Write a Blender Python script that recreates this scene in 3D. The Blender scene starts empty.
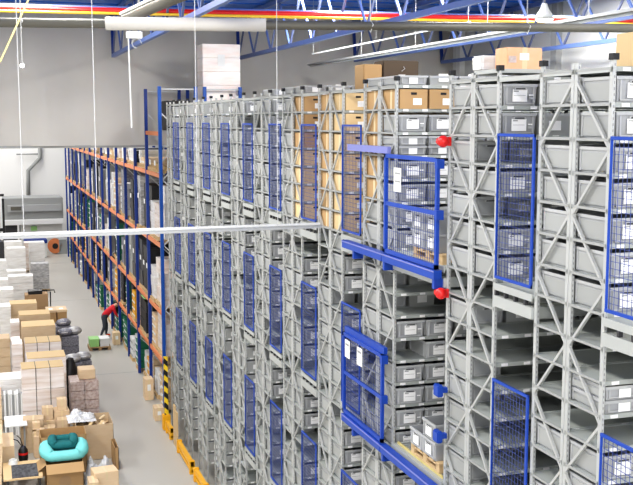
import bpy, bmesh, math, random
from mathutils import Vector
rnd = random.Random(7)
C = bpy.context.scene.collection
H = 9.1                                   # camera height in metres

# ---------------------------------------------------------------- materials
M = {}
def mat(name, col, rough=0.6, metal=0.0, vary=0.0, noise=None, bump=0.0, emit=0.0, holes=False):
    m = bpy.data.materials.new(name); m.use_nodes = True
    nt = m.node_tree; b = nt.nodes['Principled BSDF']
    b.inputs['Base Color'].default_value = (*col, 1); b.inputs['Roughness'].default_value = rough
    b.inputs['Metallic'].default_value = metal
    src = None
    def mix(a_col, b_col, fac, kind='MIX'):
        n = nt.nodes.new('ShaderNodeMix'); n.data_type = 'RGBA'; n.blend_type = kind
        for i, v in ((6, a_col), (7, b_col)):
            if isinstance(v, tuple): n.inputs[i].default_value = (*v[:3], 1)
            else: nt.links.new(v, n.inputs[i])
        if isinstance(fac, float): n.inputs[0].default_value = fac
        else: nt.links.new(fac, n.inputs[0])
        return n.outputs[2]
    src = col
    if noise or bump:
        tc = nt.nodes.new('ShaderNodeTexCoord'); mp = nt.nodes.new('ShaderNodeMapping')
        nt.links.new(tc.outputs['Object'], mp.inputs[0])
        sc, col2, amt = noise if noise else ((4, 4, 4), col, 0.0)
        mp.inputs['Scale'].default_value = sc
        nz = nt.nodes.new('ShaderNodeTexNoise'); nz.inputs['Scale'].default_value = 1; nz.inputs['Detail'].default_value = 4
        nt.links.new(mp.outputs[0], nz.inputs[0])
        r = nt.nodes.new('ShaderNodeMapRange'); r.inputs[1].default_value = .22; r.inputs[2].default_value = .62; r.inputs[4].default_value = amt
        nt.links.new(nz.outputs[0], r.inputs[0])
        src = mix(src, col2, r.outputs[0])
        if bump:
            bp = nt.nodes.new('ShaderNodeBump'); bp.inputs['Strength'].default_value = bump; bp.inputs['Distance'].default_value = .05
            nt.links.new(nz.outputs[0], bp.inputs['Height']); nt.links.new(bp.outputs[0], b.inputs['Normal'])
    if vary:
        oi = nt.nodes.new('ShaderNodeObjectInfo')
        r = nt.nodes.new('ShaderNodeMapRange'); r.inputs[3].default_value = 1 - vary; r.inputs[4].default_value = 1 + vary
        nt.links.new(oi.outputs['Random'], r.inputs[0])
        src = mix(src, r.outputs[0], 1.0, 'MULTIPLY')
    if holes:                                # slotted holes punched down the uprights
        tc = nt.nodes.new('ShaderNodeTexCoord'); sp = nt.nodes.new('ShaderNodeSeparateXYZ'); nt.links.new(tc.outputs['Object'], sp.inputs[0])
        def mth(op, a, v):
            n = nt.nodes.new('ShaderNodeMath'); n.operation = op
            nt.links.new(a, n.inputs[0])
            if isinstance(v, float): n.inputs[1].default_value = v
            else: nt.links.new(v, n.inputs[1])
            return n.outputs[0]
        fz = mth('LESS_THAN', mth('FRACT', mth('MULTIPLY', sp.outputs[2], 20.0), 0.0), .45)
        fx = mth('LESS_THAN', mth('ABSOLUTE', mth('SUBTRACT', sp.outputs[0], 0.017), 0.0), .0045)
        src = mix(src, (.28, .28, .29), mth('MULTIPLY', fz, fx))
    if not isinstance(src, tuple): nt.links.new(src, b.inputs['Base Color'])
    if emit:
        b.inputs['Emission Color'].default_value = (*col, 1); b.inputs['Emission Strength'].default_value = emit
    M[name] = m
    return m

mat('steel', (.50, .52, .51), .42, .3, .04)
mat('post', (.53, .545, .54), .42, .3, holes=True)
mat('brace', (.52, .53, .525), .42, .3)
mat('lip', (.36, .37, .365), .5, .1)
mat('shelf', (.38, .405, .39), .5, .0)
mat('tag', (.85, .85, .85), .5)
mat('blue', (.012, .065, .40), .4)
mat('truss', (.12, .19, .46), .4)
mat('truss_web', (.14, .17, .30), .45)
mat('mesh_blue', (.06, .09, .30), .5)
mat('rackblue', (.01, .045, .27), .4)
mat('brightblue', (.012, .09, .40), .4)
mat('lilac', (.22, .24, .55), .4)
mat('orange', (.74, .25, .10), .5)
mat('bin', (.375, .385, .40), .45, 0, .10)
mat('bin_rim', (.45, .46, .47), .4, 0, .08)
mat('binside', (.36, .37, .365), .5, 0, .08)
mat('paper', (.9, .9, .9), .6)
mat('carton', (.47, .30, .145), .75, 0, .12)
mat('carton_pale', (.70, .52, .29), .75, 0, .08)
mat('carton_floor', (.68, .50, .32), .8, 0, .10, ((3, 3, 12), (.74, .58, .40), .8))
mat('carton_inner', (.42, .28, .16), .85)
mat('tape', (.75, .6, .38), .35)
mat('black', (.012, .012, .014), .5)
mat('darkgrey', (.05, .05, .055), .5)
mat('wrapped', (.60, .45, .35), .3, 0, .06, ((.5, .5, 6), (.93, .88, .87), .95), .3)  # white streaks in the wrap colours stand for film and its highlights
mat('wrapwhite', (.72, .70, .68), .3, 0, .05, ((2, 2, 12), (.92, .92, .92), .9), .5)
mat('wrapgrey', (.20, .20, .21), .3, 0, .1, ((5, 5, 16), (.62, .62, .63), .8), .5)
mat('wrappink', (.95, .78, .72), .4, 0, 0, ((1.2, 1.2, 5), (1, .96, .94), .95), .2)
mat('wrapdark', (.06, .06, .10), .35, 0, .1, ((16, 16, 24), (.42, .42, .46), .6), .4)
mat('wrapmix', (.36, .22, .18), .35, 0, .05, ((11, 11, 14), (.72, .64, .62), .8), .4)
mat('plastic_sheet', (.52, .54, .58), .4, 0, 0, ((7, 7, 7), (.78, .78, .80), .9), .6)
mat('wood', (.66, .48, .27), .8, 0, .08)
mat('wood_dark', (.40, .27, .15), .8, 0, .08)
mat('floor', (.445, .43, .395), .42, 0, 0, ((.35, .12, 1), (.49, .475, .44), .8))
mat('curtain', (.55, .535, .51), .8, 0, 0, ((.3, .25, .4), (.66, .64, .61), .8))
mat('wallwhite', (.9, .9, .9), .7)
mat('wallgrey', (.42, .43, .44), .7)
mat('wallpale', (.72, .73, .73), .7)
mat('roofblue', (.035, .17, .68), .35)
mat('lamp', (1, 1, 1), .5, emit=9)
mat('tube_pale', (.8, .82, .84), .5)  # plain pale colour of the long duct, no glow
mat('duct_dark', (.13, .125, .105), .45, .1)
mat('duct_white', (.66, .64, .61), .45)
mat('white', (.82, .83, .84), .5)
mat('wire', (.60, .61, .62), .5)
mat('red', (.72, .02, .02), .35)
mat('yellow', (.85, .44, .02), .45)
mat('strap_yellow', (.62, .52, .22), .6)
mat('yellowpipe', (.85, .55, .05), .45)
mat('green', (.02, .20, .10), .5, 0, .15)
mat('lime', (.35, .66, .25), .5)
mat('teal', (.22, .68, .68), .85)
mat('tealdark', (.015, .16, .17), .9)
mat('maroon', (.16, .03, .05), .6)
mat('machine', (.33, .34, .34), .5)
mat('skin', (.62, .36, .26), .6); mat('trousers', (.05, .06, .08), .8); mat('shirt', (.62, .015, .03), .75)
mat('shoe', (.75, .13, .05), .6); mat('hair', (.05, .03, .02), .8)
# black and yellow hazard stripes on the post guard
hz = mat('hazard', (.9, .6, .03), .5); nt = hz.node_tree
w = nt.nodes.new('ShaderNodeTexWave'); w.bands_direction = 'DIAGONAL'; w.inputs['Scale'].default_value = 1.9
tc = nt.nodes.new('ShaderNodeTexCoord'); nt.links.new(tc.outputs['Object'], w.inputs[0])
cr = nt.nodes.new('ShaderNodeValToRGB'); cr.color_ramp.interpolation = 'CONSTANT'
cr.color_ramp.elements[0].color = (.01, .01, .01, 1); cr.color_ramp.elements[1].color = (.85, .6, .03, 1); cr.color_ramp.elements[1].position = .5
nt.links.new(w.outputs['Fac'], cr.inputs[0]); nt.links.new(cr.outputs[0], nt.nodes['Principled BSDF'].inputs['Base Color'])

# ---------------------------------------------------------------- mesh helper
class MB:
    def __init__(s): s.v = []; s.f = []; s.m = []; s.names = []
    def mi(s, n):
        if n not in s.names: s.names.append(n)
        return s.names.index(n)
    def hexa(s, p, m, skip=()):
        b = len(s.v); s.v += [tuple(q) for q in p]; k = s.mi(m)
        for i, f in enumerate(((0, 3, 2, 1), (4, 5, 6, 7), (0, 1, 5, 4), (1, 2, 6, 5), (2, 3, 7, 6), (3, 0, 4, 7))):
            if i in skip: continue
            s.f.append(tuple(b + j for j in f)); s.m.append(k)
        return s
    def box(s, x0, x1, y0, y1, z0, z1, m, taper=0.0, skip=()):
        t = taper
        return s.hexa([(x0 + t, y0 + t, z0), (x1 - t, y0 + t, z0), (x1 - t, y1 - t, z0), (x0 + t, y1 - t, z0),
                (x0, y0, z1), (x1, y0, z1), (x1, y1, z1), (x0, y1, z1)], m, skip)
    def bar(s, p, q, w, m, h=None):
        p = Vector(p); q = Vector(q); d = (q - p).normalized(); h = h or w
        up = Vector((0, 0, 1)) if abs(d.z) < .95 else Vector((1, 0, 0))
        a = d.cross(up).normalized() * w / 2; b = a.cross(d).normalized() * h / 2
        return s.hexa([p - a - b, p + a - b, q + a - b, q - a - b, p - a + b, p + a + b, q + a + b, q - a + b], m)
    def tube(s, pts, r, m, n=10, cap=True):
        pts = [Vector(p) for p in pts]; k = s.mi(m); rings = []
        for i, p in enumerate(pts):
            d = (pts[min(i + 1, len(pts) - 1)] - pts[max(i - 1, 0)]).normalized()
            up = Vector((0, 0, 1)) if abs(d.z) < .9 else Vector((0, 1, 0))
            a = d.cross(up).normalized(); b = a.cross(d).normalized(); rr = r[i] if isinstance(r, (list, tuple)) else r
            base = len(s.v); rings.append(base)
            for j in range(n):
                t = 2 * math.pi * j / n; s.v.append(tuple(p + (a * math.cos(t) + b * math.sin(t)) * rr))
        for u, w_ in zip(rings, rings[1:]):
            for j in range(n): s.f.append((u + j, u + (j + 1) % n, w_ + (j + 1) % n, w_ + j)); s.m.append(k)
        if cap:
            s.f.append(tuple(rings[0] + j for j in reversed(range(n)))); s.m.append(k)
            s.f.append(tuple(rings[-1] + j for j in range(n))); s.m.append(k)
        return s
    def ball(s, c, r, m, n=12, sq=(1, 1, 1)):
        b = len(s.v); k = s.mi(m); R = n // 2
        for i in range(R + 1):
            for j in range(n):
                th = math.pi * i / R; ph = 2 * math.pi * j / n
                s.v.append((c[0] + r * sq[0] * math.sin(th) * math.cos(ph), c[1] + r * sq[1] * math.sin(th) * math.sin(ph), c[2] + r * sq[2] * math.cos(th)))
        for i in range(R):
            for j in range(n):
                s.f.append((b + i * n + j, b + (i + 1) * n + j, b + (i + 1) * n + (j + 1) % n, b + i * n + (j + 1) % n)); s.m.append(k)
        return s
    def mesh(s, name, bevel=0):
        me = bpy.data.meshes.new(name); me.from_pydata(s.v, [], s.f)
        for n in s.names: me.materials.append(M[n])
        me.polygons.foreach_set('material_index', s.m); me.update()
        if bevel:
            bm = bmesh.new(); bm.from_mesh(me)
            bmesh.ops.bevel(bm, geom=list(bm.edges), offset=bevel, segments=2, affect='EDGES', clamp_overlap=True)
            bm.to_mesh(me); bm.free()
        return me
    def build(s, name, parent=None, loc=(0, 0, 0), bevel=0, smooth=False):
        me = s.mesh(name, bevel)
        if smooth: me.polygons.foreach_set('use_smooth', [True] * len(me.polygons))
        return link(name, me, parent, loc)

def link(name, me, parent=None, loc=(0, 0, 0)):
    o = bpy.data.objects.new(name, me); C.objects.link(o); o.location = loc
    if parent: o.parent = parent
    return o
def tag(o, label, cat, group=None, kind=None):
    o['label'] = label; o['category'] = cat
    if group: o['group'] = group
    if kind: o['kind'] = kind
    return o
def empty(name, loc, label, cat, group=None, rz=0):
    o = bpy.data.objects.new(name, None); C.objects.link(o); o.location = loc; o.rotation_euler.z = rz
    return tag(o, label, cat, group)
def struct(o): o['kind'] = 'structure'; return o
def copy_tree(o, parent=None):
    c = o.copy(); C.objects.link(c); c.parent = parent
    for ch in list(o.children): copy_tree(ch, c)
    return c
ORD = ('first second third fourth fifth sixth seventh eighth ninth tenth eleventh twelfth thirteenth fourteenth fifteenth sixteenth '
       'seventeenth eighteenth nineteenth twentieth twenty-first twenty-second twenty-third twenty-fourth twenty-fifth twenty-sixth '
       'twenty-seventh twenty-eighth twenty-ninth thirtieth thirty-first thirty-second thirty-third').split()

# ---------------------------------------------------------------- the hall
b = MB(); b.box(-14, 17, -12, 78.2, -.2, 0, 'floor'); struct(b.build('floor'))
b = MB()
for i in range(62):                                   # profiled blue roof sheets running across
    y = -12 + i * 1.46; b.box(-14, 17, y, y + 1.1, 12.58, 12.74, 'roofblue'); b.box(-14, 17, y + 1.1, y + 1.46, 12.66, 12.74, 'roofblue')
struct(b.build('ceiling'))
b = MB(); b.box(-14, 17, 78, 78.2, 0, 12.8, 'wallwhite'); struct(b.build('wall_back'))
b = MB(); b.box(-14.2, -14, -12, 78.2, 0, 12.8, 'wallpale'); struct(b.build('wall_left'))
b = MB(); b.box(16.3, 16.5, -12, 78.2, 0, 12.8, 'wallpale'); b.box(16.1, 16.3, 33.0, 33.3, 0, 12.7, 'white'); b.box(16.1, 16.3, 26.6, 26.9, 0, 12.7, 'wallgrey'); struct(b.build('wall_right'))
b = MB(); b.box(-14, 16.4, -12.2, -12, 0, 12.8, 'wallpale'); struct(b.build('wall_front'))
# floor joints
b = MB()
for y in (36.2, 52, 66): b.box(-14, 5, y, y + .03, 0.0, .003, 'machine')
struct(b.build('trim_1'))

# hanging grey partition curtain with soft folds
me = bpy.data.meshes.new('partition_curtain'); NX = 150; NZ = 10; vs = []; fs = []
for i in range(NX + 1):
    for j in range(NZ + 1):
        x = -14 + 30.2 * i / NX; z = 8.27 + 4.3 * j / NZ
        fold = .11 * math.sin(x * 1.3 + math.sin(x * .7) * 2) + .06 * math.sin(x * 3.1 + 1 + z * .5)
        vs.append((x, 33.72 + fold * (.5 + .5 * (1 - j / NZ)), z))
for i in range(NX):
    for j in range(NZ): a = i * (NZ + 1) + j; fs.append((a, a + NZ + 1, a + NZ + 2, a + 1))
me.from_pydata(vs, [], fs); me.materials.append(M['curtain']); me.polygons.foreach_set('use_smooth', [True] * len(fs))
cu = link('partition_curtain', me); tag(cu, 'grey fabric partition curtain hanging from the roof behind the shelving', 'curtain')
MB().box(-14, 5, 33.69, 33.77, 8.20, 8.28, 'machine').build('bottom_rail', cu)

# roof trusses, parallel to the aisle
for X, lab in ((4.0, 'blue steel lattice roof truss over the racks, furthest left'), (8.15, 'blue steel roof truss behind the pink wrapped load'),
               (12.3, 'blue steel roof truss above the long pale duct'), (15.6, 'blue steel roof truss nearest the right wall')):
    t = empty('roof_truss', (X, 33.4, 11.15), lab, 'roof truss', 'blue roof trusses')
    MB().bar((0, 0, 0), (0, -40, 0), .11, 'truss').build('bottom_chord', t)
    MB().bar((0, .2, 1.33), (0, -40, 1.33), .12, 'truss').build('top_chord', t)
    wb = MB()
    for k in range(20):
        wb.bar((0, -2 * k, 0), (0, -2 * k - 1, 1.28), .05, 'truss_web'); wb.bar((0, -2 * k - 1, 1.28), (0, -2 * k - 2, 0), .05, 'truss')
    wb.build('lattice_web', t)
    MB().bar((0, 0, 0), (0, .2, 1.3), .09, 'rackblue').build('end_strut', t)
# pipes below the roof (slightly skewed across the hall)
def run(name, lab, Y0, Y1, h0, h1, r, m, x0=-6, x1=16.2, seg=1):
    sl = (Y1 - Y0) / 9.6; sh = (h1 - h0) / 9.6
    o = MB().tube([(x0, Y0 + sl * x0, H + h0 + sh * x0), (x1, Y0 + sl * x1, H + h0 + sh * x1)], r, m, 14).build(name, smooth=True)
    return tag(o, lab, 'pipe')
run('overhead_pipe', 'long dark overhead pipe crossing the hall under the roof', 15.7, 13.75, 1.405, 1.42, .068, 'duct_dark')
ins = run('insulated_pipe', 'thick white insulated sleeve section on the dark overhead pipe', 15.7, 13.75, 1.405, 1.42, .098, 'duct_white', 1.74, 4.05)
run('sprinkler_pipe', 'red sprinkler pipe running across under the roof', 24, 22.2, 2.47, 2.40, .06, 'red')
run('gas_pipe', 'yellow pipe running directly beneath the red sprinkler pipe', 23.8, 22.0, 2.385, 2.31, .032, 'yellowpipe')
run('cable_conduit', 'blue conduit running across above the red sprinkler pipe', 24.6, 22.8, 2.60, 2.53, .03, 'truss')
run('roof_streak', 'thin pale bar imitating a streak of light under the blue roof', 29.5, 28, 3.17, 3.0, .03, 'white')  # white tube drawn for the light reflected along the roof
for x in (.55, 5.6, 8.0):
    y = 15.7 - .203 * x
    o = MB().tube([(x, y, 12.6), (x, y, H + 1.475)], .008, 'wire', 5).tube([(x, y - .02, H + 1.49), (x + .02, y - .08, H + 1.43), (x, y - .02, H + 1.32), (x - .02, y + .05, H + 1.41)], .009, 'white', 5).build('pipe_hanger')
    tag(o, {.55: 'white wire hanger left of the insulated sleeve', 5.6: 'pipe hanger on dark pipe above the tan cartons', 8.0: 'pipe hanger on dark pipe at the far right'}[x], 'hanger', 'hangers of the dark overhead pipe')
# galvanised ventilation duct upper left, long unlit pale duct, cable trunking, lamp
o = MB().tube([(2.55, 19.0, 10.97), (2.80, 15.8, 10.97), (3.1, 12.6, 10.97)], .12, 'duct_dark', 14).tube([(2.43, 19.0, 11.03), (2.68, 15.8, 11.03), (2.98, 12.6, 11.03)], .03, 'white', 8).tube([(2.62, 18, 11.0), (2.62, 18, 12.6)], .02, 'wire', 6).build('ventilation_duct', smooth=True)
tag(o, 'dark ventilation duct with pale edge above the white insulated sleeve', 'duct')
for X, y0, y1, lab in ((10.2, 7.5, 32, 'long pale duct under the truss above the racks'), (9.0, 18, 28, 'thin white cable trunking hung above the far racks')):
    if X == 10.2:
        t = empty('pale_duct', (X, y1, H + 1.74), lab, 'light')
        MB().box(-.09, .09, y0 - y1, 0, .03, .08, 'wallgrey').build('housing', t)
        for q in range(7):
            for dx in (0,): MB().tube([(0, -1 - q * 3.8, .08), (0, -1 - q * 3.8, 3.47 - H + 9.1 - 1.74)], .008, 'wire', 5).build('hanger_wire', t)
        MB().tube([(0, y0 - y1 + .05, 0), (0, -.05, 0)], .026, 'tube_pale', 8).build('duct_tube', t)
    else:
        tag(MB().bar((X, y0, H + 1.88), (X, y1, H + 1.88), .03, 'white').tube([(X, y0 + .1, H + 1.88), (X, y0 + .1, 12.6)], .004, 'wire', 5).tube([(X, y1 - .1, H + 1.88), (X, y1 - .1, 12.6)], .004, 'wire', 5).tube([(X, (y0 + y1) / 2, H + 1.88), (X, (y0 + y1) / 2, 12.6)], .004, 'wire', 5).build('cable_trunking'), lab, 'trunking')
t = empty('high_bay_lamp', (10.2, 17.3, H + 1.9), 'round high bay lamp glowing under the roof at right', 'lamp')
MB().tube([(0, 0, 0), (0, 0, .1), (0, 0, .2), (0, 0, .3)], [.18, .15, .08, .05], 'machine', 16).build('reflector', t, smooth=True)
MB().tube([(0, 0, -.03), (0, 0, 0)], [.14, .17], 'lamp', 16).build('lens', t)
MB().tube([(0, 0, .3), (0, 0, 1.58)], .012, 'darkgrey', 5).build('rod', t)
# small lamp box under sleeve, pull ball, yellow strap
t = empty('junction_box', (2.12, 15.0, H + 1.235), 'small white junction box with a wire loop under the white sleeve', 'box')
MB().box(-.13, .1, -.04, .04, -.06, .04, 'white').build('housing', t, bevel=.008)
MB().tube([(.02 + .07 * math.cos(a / 8 * 6.28), 0, -.13 + .07 * math.sin(a / 8 * 6.28)) for a in range(7)], .006, 'wire', 5).build('wire_loop', t)
MB().bar((-.1, 0, -.06), (-.08, 0, -1.35), .018, 'wallpale').build('drop_cable', t)
t = empty('pull_cord', (.5, 14.2, 12.6), 'thin pull cord ending in a small white ball', 'cord')
MB().tube([(0, 0, 0), (0, 0, -2.75)], .005, 'wire', 5).build('cord', t)
MB().ball((0, 0, -2.78), .028, 'lamp').build('end_ball', t)  # ball made to glow with the lamp material, though it is no lamp
o = MB().bar((.70, 13.0, 12.5), (.58, 13, 10.6), .026, 'strap_yellow', .02).bar((.58, 13, 10.6), (.2, 13, 9.8), .026, 'strap_yellow', .02).build('yellow_strap')
tag(o, 'yellow diagonal strap crossing the dark pipe at upper left', 'strap')

# white cable tray hung on wires at deck height
t = empty('cable_tray', (-3, 14.0, H - 1.53), 'long white cable tray spanning the open aisle to the shelving', 'cable tray')
MB().box(0, 7.64, -.05, .05, -.035, .0, 'machine').build('tray_bed', t)
MB().box(0, 7.64, -.065, -.05, -.04, -.012, 'wallgrey').box(0, 7.64, .05, .065, -.05, .03, 'wallpale').build('side_rail', t)  # front side coloured greyer, putting shading into the white tray
for X, l in ((.44, 'leftmost'), (1.41, 'second from the left'), (2.8, 'third from the left, before the near blue post'), (3.97, 'rightmost, in front of the grey racks')):
    tag(MB().tube([(X, 14.0, 12.6), (X, 14.0, H - 1.53)], .0055, 'wire', 5).build('suspension_wire'), 'thin suspension wire holding the cable tray, ' + l, 'wire', 'wires holding the cable tray')

# back of the hall: wall pipe, grey machine, mast
t = tag(MB().tube([(3.79, 77.6, 8.2), (3.77, 77.6, 6.3), (2.9, 77.6, 5.4), (2.82, 77.6, 3.0)], .14, 'machine', 10).tube([(2.1, 77.7, 6.6), (3.7, 77.7, 6.6)], .05, 'machine', 8).build('wall_pipe', smooth=True), 'grey bent downpipe on the white back wall', 'pipe')
t = empty('dock_machine', (0.95, 72, 0), 'wide grey machine with a white front bar before the back wall', 'machine')
MB().box(0, 4.0, .2, 3, 2.2, 3.75, 'machine', 0).build('hood', t, bevel=.04)
MB().box(.3, 3.9, -.05, .2, 2.85, 3.3, 'wallgrey').box(.5, 1.2, -.08, -.05, 2.95, 3.2, 'duct_dark').build('control_panel', t)
MB().box(0, 4.0, -.3, .2, 1.95, 2.3, 'white').build('front_bar', t, bevel=.03)
MB().box(.1, .9, .2, 2.8, 0, 2.0, 'darkgrey').box(1.1, 3.9, .2, 2.8, 0.0, 1.95, 'wallpale').build('lower_cabinet', t)
MB().box(1.8, 2.2, .12, .2, 1.5, 1.8, 'lime').build('notice', t)
t = empty('forklift', (.55, 67.5, 0), 'black forklift mast parked at the far left edge', 'forklift')
MB().box(-.05, .12, 0, .25, 0.1, 4.4, 'darkgrey').box(.28, .42, 0, .25, .1, 4.1, 'black').box(-.05, .42, .05, .2, 4.25, 4.4, 'black').box(-.05, .42, .05, .2, 2.0, 2.2, 'black').build('mast', t)
MB().box(-1.6, -.1, .1, 1.3, .25, 1.5, 'darkgrey').box(-1.5, -.6, .2, 1.2, 1.5, 2.1, 'black').build('body', t, bevel=.05)
MB().tube([(.05, .0, 4.3), (.05, 0, 8.0)], .03, 'black', 6).build('hose', t)
for y in (.15, 1.25): MB().tube([(-.3, y - .1, .3), (-.3, y + .1, .3)], .3, 'black', 14).build('wheel', t)
MB().box(.42, .95, -.0, .1, .05, .1, 'machine').build('fork', t)
t = empty('stretch_wrapper', (2.9, 69.5, 0), 'dark blue topped wrapping machine at the end of the aisle', 'machine')
MB().box(-.7, .7, -.4, .4, 0, .95, 'wallpale').build('body', t, bevel=.03)
MB().box(-.75, .75, -.45, .45, .95, 1.2, 'rackblue').build('top_cover', t, bevel=.03)
t = empty('cable_drum', (4.25, 70.8, 0), 'orange and black cable drum beside a grey case at the aisle end', 'drum')
MB().tube([(0, -.2, .55), (0, -.14, .55)], .5, 'orange', 20).tube([(0, .14, .55), (0, .2, .55)], .5, 'orange', 20).build('flange', t)
MB().tube([(0, -.14, .55), (0, .14, .55)], .4, 'black', 20).tube([(0, -.21, .55), (0, -.2, .55)], .2, 'black', 12).build('core', t)
tag(MB().box(4.5, 5.0, 70.6, 71.4, 0, .95, 'machine').box(4.48, 5.02, 70.58, 71.42, .95, 1.0, 'wallgrey').build('grey_case'), 'grey case standing behind the orange cable drum', 'case')

# ---------------------------------------------------------------- shelving racks
XF = 5.0; XE = 11.5; D = .585
pairs = [7.35, 9.325, 12.06, 14.09] + [16.13 + 2.012 * k for k in range(7)]              # y of each double row
aisles = [(6.56, 7.35), (8.52, 9.325), (10.495, 12.06)] + [(pairs[k] + 1.175, pairs[k + 1]) for k in range(2, 10)]
shelf_z = lambda k: H + .155 - .3 * k
NK = 30
DECK = (H - 1.69, H - 4.26, H - 6.86)
# shared meshes
TOP = H + .5
post_me = MB().box(0, .030, -.024, .024, 0, TOP, 'post').mesh('post')
cap_me = MB().box(-.012, .05, -.033, .033, TOP, TOP + .055, 'black').mesh('post_cap')
def zig(flip):
    b = MB(); z = .45; a, c = (.02, D - .02) if not flip else (D - .02, .02)
    n = 0
    while z + .6 < TOP:
        b.bar((.012, a if n % 2 == 0 else c, z), (.012, c if n % 2 == 0 else a, z + .6), .026, 'brace'); z += .6; n += 1
    return b.mesh('brace')
zig_me = [zig(False), zig(True)]
def shelf_mesh():
    b = MB(); L = XE - XF
    b.box(.01, L, .03, D - .03, -.022, -.014, 'shelf')
    b.box(-.002, .01, .03, D - .03, -.036, -.012, 'lip')                # end lip
    b.box(.0, L, .012, .03, -.05, -.008, 'shelf').box(.0, L, D - .03, D - .012, -.05, -.008, 'shelf')
    x = .1
    while x < 2.0:
        b.box(x, x + .075, .006, .012, -.045, -.015, 'tag'); b.box(x, x + .075, D - .012, D - .006, -.045, -.015, 'tag'); x += .27
    return b.mesh('shelf')
shelf_me = shelf_mesh()
ftie_me = MB().box(0, .03, 0, D, TOP - .10, TOP - .06, 'steel').mesh('frame_tie')
guard_me = {}
tie_me = MB().box(0, .04, -.82, 0, H + .385, H + .43, 'steel').mesh('top_tie')
racks = []
for r, y0 in enumerate(pairs):
    for s in (0, 1):
        y = y0 + s * (D + .005); n = 2 * r + s
        t = empty('shelving_rack', (XF, y, 0), 'tall grey steel shelving rack, %s row back from the foreground' % ORD[n], 'shelving rack', 'rows of tall grey shelving')
        racks.append((n, r, s, y, t))
        nx = 6
        for i in range(nx):
            x = i * 1.3 if i < nx - 1 else XE - XF - .055
            for j, yy in enumerate((.025, D - .025)):
                po = link('post', post_me, t, (x, yy, 0))
                if i == 0 and ((s == 0 and j == 0) or (s == 1 and j == 1)): link('post_cap', cap_me, po)
            if i < 2: link('frame_tie', ftie_me, t, (x, 0, 0))
            if i < 4: link('brace', zig_me[s], t, (x, 0, 0))
        for k in range(-1, NK): link('shelf', shelf_me, t, (0, 0, shelf_z(k)))
        if s == 1 and r < 10 and r != 1: link('top_tie', tie_me, t, (0, D + .83, 0))

# ---- bins and cartons
BX, BY, BZ = .385, .565, .226
def bin_shell(h, full=True):
    b = MB(); m = 'bin'; x, y = BX / 2, BY / 2
    b.box(-x, x, -y, y, 0, h, m, .012, skip=(1,))
    b.box(-x + .012, x - .012, -y + .012, y - .012, .01, h, 'bin', .012, skip=(1,))
    b.box(-x - .008, x + .008, -y - .008, -y + .006, h - .028, h, 'bin_rim').box(-x - .008, x + .008, y - .006, y + .008, h - .028, h, 'bin_rim')
    b.box(-x - .008, -x + .006, -y, y, h - .028, h, 'bin_rim').box(x - .006, x + .008, -y, y, h - .028, h, 'bin_rim')
    # pale long side panels (facing the aisle end) and ribs
    b.box(-x - .003, -x + .004, -y + .03, y - .03, .02, h - .05, 'binside')
    for yy in (-y + .06, y - .06):
        b.box(-x - .010, -x, yy - .008, yy + .008, .015, h - .03, 'bin_rim')
    for xx in (-x + .03, x - .045): b.box(xx, xx + .015, -y - .006, -y + .01, .02, h - .03, 'bin_rim')
    b.box(-x + .03, x - .03, -y - .004, -y + .01, .02, .032, 'bin_rim')
    if h > .15:
        b.box(-.07, .07, -y - .010, -y + .01, h - .062, h - .036, 'bin_rim').box(-.055, .055, -y - .011, -y - .009, h - .056, h - .042, 'darkgrey')
    return b
bin_me = bin_shell(BZ).mesh('storage_bin'); low_me = bin_shell(.125).mesh('storage_bin_low')
label_me = MB().box(-.09, .08, -.002, 0, 0, .125, 'paper').box(-.075, -.02, -.003, -.002, .1, .112, 'machine').box(-.075, .06, -.003, -.002, .06, .064, 'machine').mesh('label_card')
clab_me = MB().box(-.06, .06, -.002, 0, 0, .085, 'paper').mesh('label_card')
lid_me = MB().box(.10, .15, -.002, 0, .05, .075, 'bin_rim').box(.10, .15, -.003, 0, .085, .1, 'paper').mesh('badge')
def carton_mesh(m):
    b = MB(); x, y = BX / 2, BY / 2 + .005
    b.box(-x, x, -y, y, 0, .25, m); b.box(-x - .001, x + .001, -.03, .03, 0.0, .2515, 'tape')
    return b.mesh('carton')
carton_me = [carton_mesh('carton'), carton_mesh('carton_pale')]
hole_me = MB().box(-.04, .04, -.002, 0, 0, .03, 'black').mesh('hand_hole')
tilt = lambda: rnd.uniform(-.02, .02)

def kind_at(n, r, s, k):
    """what stands on shelf k of this row end: 'g' grey bin, 'c' carton, 'l' two low bins, '' empty"""
    if k == -1: return 'm' if n in (4, 5, 8, 9, 10) else ''
    if k <= 6:
        if n in (6, 7, 8): return 'c'
        if n == 5 and k < 5: return 'c'
        if n == 4 and k == 0: return 'c'
        if n == 4 and k in (2,): return 'l'
        if n == 1 and k == 1: return ''
        if n == 2 and k in (2, 4): return ''
        if n > 8 and rnd.random() < .08: return ''
        return 'g'
    if n == 0: return {7: '', 8: '', 9: 'l', 10: '', 11: 'g', 12: 'g'}.get(k, 'g')
    if n == 1: return {11: 'g', 13: 'g'}.get(k, '')
    if n == 2: return {10: '', 12: ''}.get(k, '') if k < 15 else 'g'
    if n == 3: return '' if k in (7, 9) else 'g'
    if n == 4: return '' if k in (7, 8, 9, 11) else 'g'
    if n == 5: return '' if k in (7, 12, 13, 14) or rnd.random() < .15 else 'g'
    if k in (7, 8, 15, 16, 24): return 'g' if rnd.random() < .35 else ''
    return 'g' if rnd.random() < .82 else ''
WHERE = {0: 'nearest rack row'}
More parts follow.
